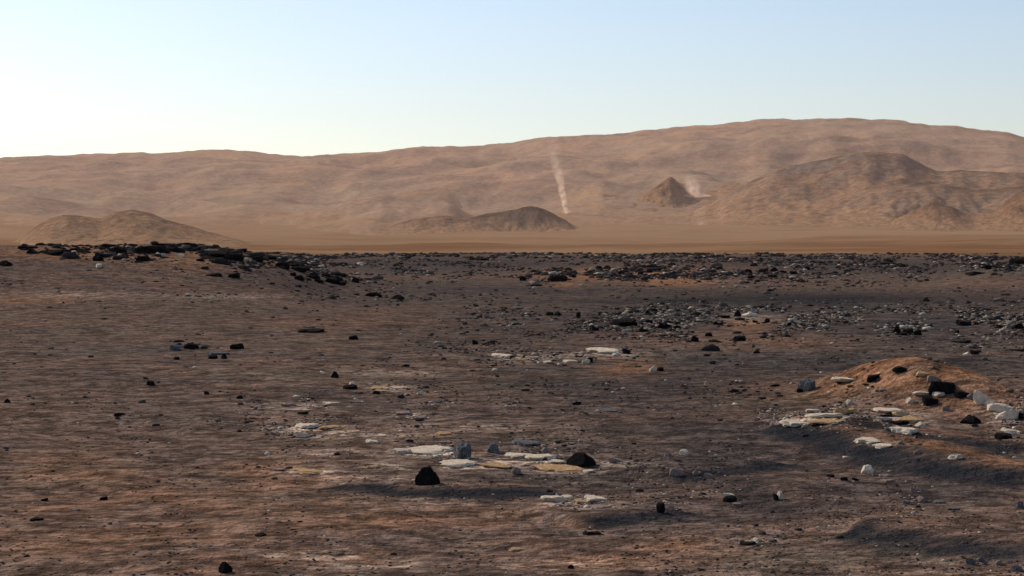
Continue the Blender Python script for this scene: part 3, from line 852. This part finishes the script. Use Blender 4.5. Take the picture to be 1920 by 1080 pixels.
scatter(20, [(1180, 594), (1300, 598), (1420, 600), (1560, 604), (1700, 612), (1900, 620)], 20, 14, (8, 15), (6, 9), ['black'],
        [(1290, 'near the biggest black boulder of the grey band'), (1400, 'left of the cream block in the grey band'), (1520, 'right of the cream block in the grey band'), (1650, 'between the cream block and the black cluster'),
         (1780, 'around the black cluster of the grey band'), (2000, 'at the right end of the grey band')], 'small black stones in the grey band')

# ------------------------------------------------------------------ pebbles and gravel nobody could count
def pebbles():
    rg = np.random.default_rng(12)
    N = 420000
    r = np.exp(rg.uniform(math.log(9.5), math.log(330), N)); azp = rg.uniform(-.36, .36, N)
    x = np.sin(azp) * r; y = np.cos(azp) * r; z = ground_z(x, y)
    cp, sp = math.cos(PITCH), math.sin(PITCH)
    dz = z - EYE
    fwd = y * cp - dz * sp; up = y * sp + dz * cp
    px = 960 + F * x / fwd; row = 540 - F * up / fwd
    g = lambda cx, cy, wx, wy: np.exp(-((px - cx) / wx) ** 2 - ((row - cy) / wy) ** 2)
    big = 1 - .45 * (1 - smooth(13, 30, r)) * (rg.random(N) < .75)
    clump = np.clip(fbm(azp * 55, np.log(r) * 9, 4, 300) * .9 + .45, 0, 1.3)
    dens = .022 + .045 * smooth(500, 1100, px) * smooth(1000, 700, row)
    near_ = 1 - smooth(13, 30, r)
    dens = dens + .06 * near_
    black = np.full(N, .5); pale = np.full(N, .06)
    for cx, cy, wx, wy, d, pb, pp in [
            (1000, 480, 1000, 6, .8, .55, .1), (250, 472, 260, 16, .9, .62, .1), (470, 492, 140, 20, 1.6, .8, .06), (590, 518, 80, 18, 1.2, .75, .08), (300, 470, 120, 14, 1.2, .8, .06), (120, 552, 260, 12, .5, .3, .3), (420, 560, 160, 10, .4, .2, .3),
            (1180, 512, 170, 13, 2., .65, .05), (1430, 505, 180, 16, .9, .6, .12), (1680, 505, 140, 18, .7, .5, .12), (1860, 505, 80, 16, .8, .6, .15), (850, 505, 220, 20, .5, .55, .1),
            (700, 550, 120, 12, .5, .4, .15), (1250, 600, 280, 22, 2.0, .40, .30), (1500, 600, 220, 20, 2.3, .36, .36), (1760, 605, 220, 24, 2.2, .38, .30), (1900, 600, 120, 24, 1.6, .4, .3), (1850, 645, 100, 14, .4, .4, .25),
            (1340, 636, 100, 12, .5, .6, .1), (1140, 625, 160, 16, .4, .5, .15), (930, 650, 160, 20, .25, .45, .12), (1000, 760, 320, 50, .22, .5, .12), (700, 770, 120, 30, .3, .35, .25), (560, 775, 110, 30, .3, .3, .35),
            (850, 860, 190, 26, .4, .3, .35), (1080, 945, 90, 16, .6, .25, .45), (1240, 850, 160, 40, .3, .5, .2), (1740, 935, 90, 22, .5, .25, .3), (1560, 780, 130, 22, .6, .25, .45),
            (1730, 765, 130, 50, 1.6, .35, .42), (1880, 785, 60, 40, 1.3, .35, .45), (1540, 785, 90, 14, 3., .25, .6), (1690, 795, 50, 22, 2.6, .3, .55), (1870, 765, 50, 22, 2.4, .3, .6), (960, 866, 130, 16, 3., .25, .6), (800, 850, 90, 10, 2.6, .25, .6), (1080, 943, 70, 12, 2.4, .25, .6), (1040, 670, 110, 12, 2., .3, .5), (570, 800, 80, 16, 2.2, .25, .5), (620, 750, 120, 16, 1., .3, .4), (1850, 1055, 90, 16, .5, .3, .3), (1410, 1014, 60, 12, .5, .3, .4), (228, 796, 26, 22, .9, .5, .15),
            (270, 712, 24, 14, .9, .5, .2), (75, 960, 26, 26, .8, .5, .2), (1400, 725, 140, 30, .25, .55, .15), (390, 660, 70, 14, .4, .4, .2), (1290, 900, 120, 40, .35, .5, .2)]:
        w = g(cx, cy, wx, wy)
        dens = dens + w * d * .34
        black = black * (1 - w) + pb * w; pale = pale * (1 - w) + pp * w
    for cx, cy, wx, wy, a_ in [(1480, 557, 320, 12, .93), (1750, 560, 120, 14, .8), (200, 600, 420, 26, .6), (560, 590, 250, 14, .6), (820, 592, 170, 12, .6), (1560, 660, 300, 18, .5), (1620, 860, 260, 22, .6), (300, 1000, 500, 90, .4)]:
        dens = dens * (1 - a_ * g(cx, cy, wx, wy))
    for cx, cy, wx, wy, a_ in [(90, 470, 70, 14, .9), (300, 470, 130, 16, .5), (470, 494, 120, 22, .6), (1200, 510, 170, 14, .3), (1000, 480, 900, 5, .3), (1870, 502, 70, 14, .5)]:
        big = big + a_ * g(cx, cy, wx, wy)
    keep = rg.random(N) < dens * clump
    keep &= np.hypot(x - MOUND[0], y - MOUND[1]) > 0
    x, y, z, r, black, pale, big = (q[keep] for q in (x, y, z, r, black, pale, big))
    n = len(x)
    if n > 62000:
        sel = rg.permutation(n)[:62000]; x, y, z, r, black, pale, big = (q[sel] for q in (x, y, z, r, black, pale, big)); n = 62000
    t = (1 + 5 ** .5) / 2
    ico = np.array([(-1, t, 0), (1, t, 0), (-1, -t, 0), (1, -t, 0), (0, -1, t), (0, 1, t), (0, -1, -t), (0, 1, -t), (t, 0, -1), (t, 0, 1), (-t, 0, -1), (-t, 0, 1)]) / math.hypot(1, t)
    fc = np.array([(0, 11, 5), (0, 5, 1), (0, 1, 7), (0, 7, 10), (0, 10, 11), (1, 5, 9), (5, 11, 4), (11, 10, 2), (10, 7, 6), (7, 1, 8),
                   (3, 9, 4), (3, 4, 2), (3, 2, 6), (3, 6, 8), (3, 8, 9), (4, 9, 5), (2, 4, 11), (6, 2, 10), (8, 6, 7), (9, 8, 1)])
    size = np.exp(rg.normal(math.log(2.2), .48, n)) * big * r / F          # half-width, about six photograph pixels across
    size = np.clip(size, .012, .6)
    yaw = rg.uniform(0, 2 * math.pi, n)
    V = ico[None] * (1 + rg.normal(size=(n, 12, 1)) * .16)
    V = V * np.stack([rg.uniform(.8, 1.5, n), rg.uniform(.7, 1.2, n), rg.uniform(.3, .65, n)], -1)[:, None, :] * size[:, None, None]
    c, s_ = np.cos(yaw)[:, None], np.sin(yaw)[:, None]
    V = np.stack([V[..., 0] * c - V[..., 1] * s_ + x[:, None], V[..., 0] * s_ + V[..., 1] * c + y[:, None], V[..., 2] + z[:, None] + size[:, None] * .18], -1)
    u = rg.random(n)
    kind = np.where(u < black, 0, np.where(u < black + pale, 2, 1))
    tone = rg.uniform(.7, 1.3, n)
    pale_far = np.where((kind == 2) & (r > 33), .72, 1.0)
    pal = pale_far[:, None] * np.array([(.022, .021, .022), (.105, .082, .068), (.55, .45, .33)])[kind] * tone[:, None]
    red = rg.random(n) < .15 + .5 * np.exp(-((x / r - .06) / .05) ** 2 - ((r - 140) / 30) ** 2)
    pal = np.where((red & (kind == 1))[:, None], pal * np.array([1.7, 1.0, .7]), pal)
    me = bpy.data.meshes.new('gravel')
    me.vertices.add(n * 12); me.vertices.foreach_set('co', V.reshape(-1).astype(np.float32))
    Fi = (fc[None] + (np.arange(n) * 12)[:, None, None]).reshape(-1)
    me.loops.add(Fi.size); me.loops.foreach_set('vertex_index', Fi.astype(np.int32))
    me.polygons.add(n * 20); me.polygons.foreach_set('loop_start', np.arange(0, Fi.size, 3, dtype=np.int32))
    a_ = me.attributes.new('stone_colour', 'FLOAT_COLOR', 'POINT')
    cc = np.concatenate([np.repeat(pal, 12, 0), np.ones((n * 12, 1))], 1)
    a_.data.foreach_set('color', cc.reshape(-1).astype(np.float32))
    me.update(calc_edges=True)
    k = NT('gravel_stone'); at_ = k.n.new('ShaderNodeAttribute'); at_.attribute_name = 'stone_colour'
    col = k.mix(k.math('MULTIPLY', k.noise(k.position(), 25, 3, .6, .4, .65), .35), at_.outputs['Color'], (.10, .07, .052))
    me.materials.append(k.finish(col, .95))
    o = bpy.data.objects.new('gravel', me); COL.objects.link(o)
    o['kind'] = 'stuff'; o['label'] = 'dark and pale gravel strewn over the plain'
pebbles()

# ------------------------------------------------------------------ dust devils
def dust_devil(label, base_px, base_row, spine, radii, density, colour, seed, thin=2.8):
    """a closed twisting column of airborne dust; spine: (sideways, up) in metres from the foot"""
    gx, gy, gz = at(base_px, base_row, 3000)
    ns, nr = 40, 24
    sx = np.array([p[0] for p in spine]); sz = np.array([p[1] for p in spine])
    zs = np.linspace(0, sz[-1], ns)
    cx = np.interp(zs, sz, sx); rad = np.interp(zs, sz, radii)
    th = np.linspace(0, 2 * math.pi, nr, endpoint=False)
    rg = np.random.default_rng(seed)
    P = []
    for i in range(ns):
        wob = 1 + .12 * np.sin(3 * th + i * .5) + .08 * np.sin(2 * th - i * .31 + 1)
        cap = .25 if i in (0, ns - 1) else 1.
        P.append(np.stack([cx[i] + np.cos(th) * rad[i] * 1.3 * wob * cap, np.sin(th) * rad[i] * 1.3 * wob * cap, np.full(nr, zs[i])], -1))
    V = np.concatenate(P)
    faces = [(i * nr + j, i * nr + (j + 1) % nr, (i + 1) * nr + (j + 1) % nr, (i + 1) * nr + j) for i in range(ns - 1) for j in range(nr)]
    faces += [tuple(range(nr))[::-1], tuple((ns - 1) * nr + j for j in range(nr))]
    me = bpy.data.meshes.new('dust_devil'); me.from_pydata(V.tolist(), [], faces); me.update()
    m = bpy.data.materials.new('airborne_dust'); m.use_nodes = True
    nt = m.node_tree; nt.nodes.clear()
    out = nt.nodes.new('ShaderNodeOutputMaterial'); vol = nt.nodes.new('ShaderNodeVolumePrincipled')
    vol.inputs['Color'].default_value = (*colour, 1); vol.inputs['Anisotropy'].default_value = .5
    tc = nt.nodes.new('ShaderNodeTexCoord'); sep = nt.nodes.new('ShaderNodeSeparateXYZ')
    nt.links.new(tc.outputs['Object'], sep.inputs[0])
    mr = nt.nodes.new('ShaderNodeMapRange'); mr.inputs[1].default_value = 0; mr.inputs[2].default_value = float(sz[-1])
    mr.inputs[3].default_value = 1; mr.inputs[4].default_value = 0
    nt.links.new(sep.outputs['Z'], mr.inputs[0])
    pw = nt.nodes.new('ShaderNodeMath'); pw.operation = 'POWER'; nt.links.new(mr.outputs[0], pw.inputs[0]); pw.inputs[1].default_value = thin
    nz = nt.nodes.new('ShaderNodeTexNoise'); nz.inputs['Scale'].default_value = .06; nz.inputs['Detail'].default_value = 3
    nt.links.new(tc.outputs['Object'], nz.inputs['Vector'])
    nr_ = nt.nodes.new('ShaderNodeMapRange'); nt.links.new(nz.outputs['Fac'], nr_.inputs[0])
    for i_, v_ in enumerate((.36, .62, .05, 1.5)): nr_.inputs[i_ + 1].default_value = v_
    def mt(op, p_, q_):
        k_ = nt.nodes.new('ShaderNodeMath'); k_.operation = op
        for so, v_ in ((k_.inputs[0], p_), (k_.inputs[1], q_)):
            if hasattr(v_, 'is_linked'): nt.links.new(v_, so)
            else: so.default_value = v_
        return k_.outputs[0]
    lean = float(sx[-1] / sz[-1]); grow = float((radii[-1] - radii[1]) / sz[-1])
    xx_ = mt('SUBTRACT', sep.outputs['X'], mt('MULTIPLY', sep.outputs['Z'], lean))
    rho = mt('SQRT', mt('ADD', mt('MULTIPLY', xx_, xx_), mt('MULTIPLY', sep.outputs['Y'], sep.outputs['Y'])), 0.0)
    rel = mt('DIVIDE', rho, mt('ADD', mt('MULTIPLY', sep.outputs['Z'], grow), float(radii[1])))
    soft = nt.nodes.new('ShaderNodeMapRange'); soft.interpolation_type = 'SMOOTHSTEP'; nt.links.new(rel, soft.inputs[0])
    for i_, v_ in enumerate((.15, 1.15, 1., 0.)): soft.inputs[i_ + 1].default_value = v_
    skirt = nt.nodes.new('ShaderNodeMapRange'); nt.links.new(sep.outputs['Z'], skirt.inputs[0])
    for i_, v_ in enumerate((2., 16., .5, 0.)): skirt.inputs[i_ + 1].default_value = v_
    body = mt('MAXIMUM', soft.outputs[0], mt('MULTIPLY', skirt.outputs[0], .5))
    mu = nt.nodes.new('ShaderNodeMath'); mu.operation = 'MULTIPLY'
    nt.links.new(mt('MULTIPLY', pw.outputs[0], body), mu.inputs[0]); nt.links.new(nr_.outputs[0], mu.inputs[1])
    m2 = nt.nodes.new('ShaderNodeMath'); m2.operation = 'MULTIPLY'; nt.links.new(mu.outputs[0], m2.inputs[0]); m2.inputs[1].default_value = density
    nt.links.new(m2.outputs[0], vol.inputs['Density']); nt.links.new(vol.outputs[0], out.inputs['Volume'])
    me.materials.append(m)
    o = bpy.data.objects.new('dust_devil', me); COL.objects.link(o)
    o.location = (gx, gy, gz - 1)
    o['label'] = label; o['category'] = 'dust devil'; o['group'] = 'dust devils on the crater floor'
    return o

dust_devil('tall thin pale dust devil right of the low dark hill', 1062, 402,
           [(0, 0), (-5, 30), (-17, 90), (-29, 150), (-48, 250)], [13, 8, 10, 18, 28], .11, (1.0, .79, .62), 1, 2.4)
dust_devil('bright low dust plume blowing right of the small sharp peak', 1302, 372,
           [(0, 0), (-3, 16), (-10, 50), (-19, 95), (-30, 150)], [62, 28, 26, 30, 40], .2, (1.0, .80, .64), 2, 6.5)
dust_devil('faint squat dust devil under the bright dust plume', 1312, 422,
           [(0, 0), (2, 20), (0, 45), (-4, 70)], [16, 14, 19, 26], .013, (1.0, .80, .64), 3, 1.5)

# ------------------------------------------------------------------ haze in the air
def haze():
    me = bpy.data.meshes.new('haze')
    x, y0, y1, z0, z1 = 11200, -11200, 11200, -260, 900
    v = [(a, b, c) for c in (z0, z1) for b in (y0, y1) for a in (-x, x)]
    f = [(0, 2, 3, 1), (4, 5, 7, 6), (0, 1, 5, 4), (2, 6, 7, 3), (0, 4, 6, 2), (1, 3, 7, 5)]
    me.from_pydata(v, [], f); me.update()
    m = bpy.data.materials.new('dusty_air'); m.use_nodes = True
    nt = m.node_tree; nt.nodes.clear()
    out = nt.nodes.new('ShaderNodeOutputMaterial'); vol = nt.nodes.new('ShaderNodeVolumePrincipled')
    vol.inputs['Color'].default_value = (.96, .68, .56, 1)
    vol.inputs['Density'].default_value = 2.8e-5
    vol.inputs['Anisotropy'].default_value = .15
    nt.links.new(vol.outputs[0], out.inputs['Volume'])
    me.materials.append(m)
    o = bpy.data.objects.new('haze', me); COL.objects.link(o)
    o['kind'] = 'stuff'; o['label'] = 'thin dusty haze filling the air over the plain'
haze()
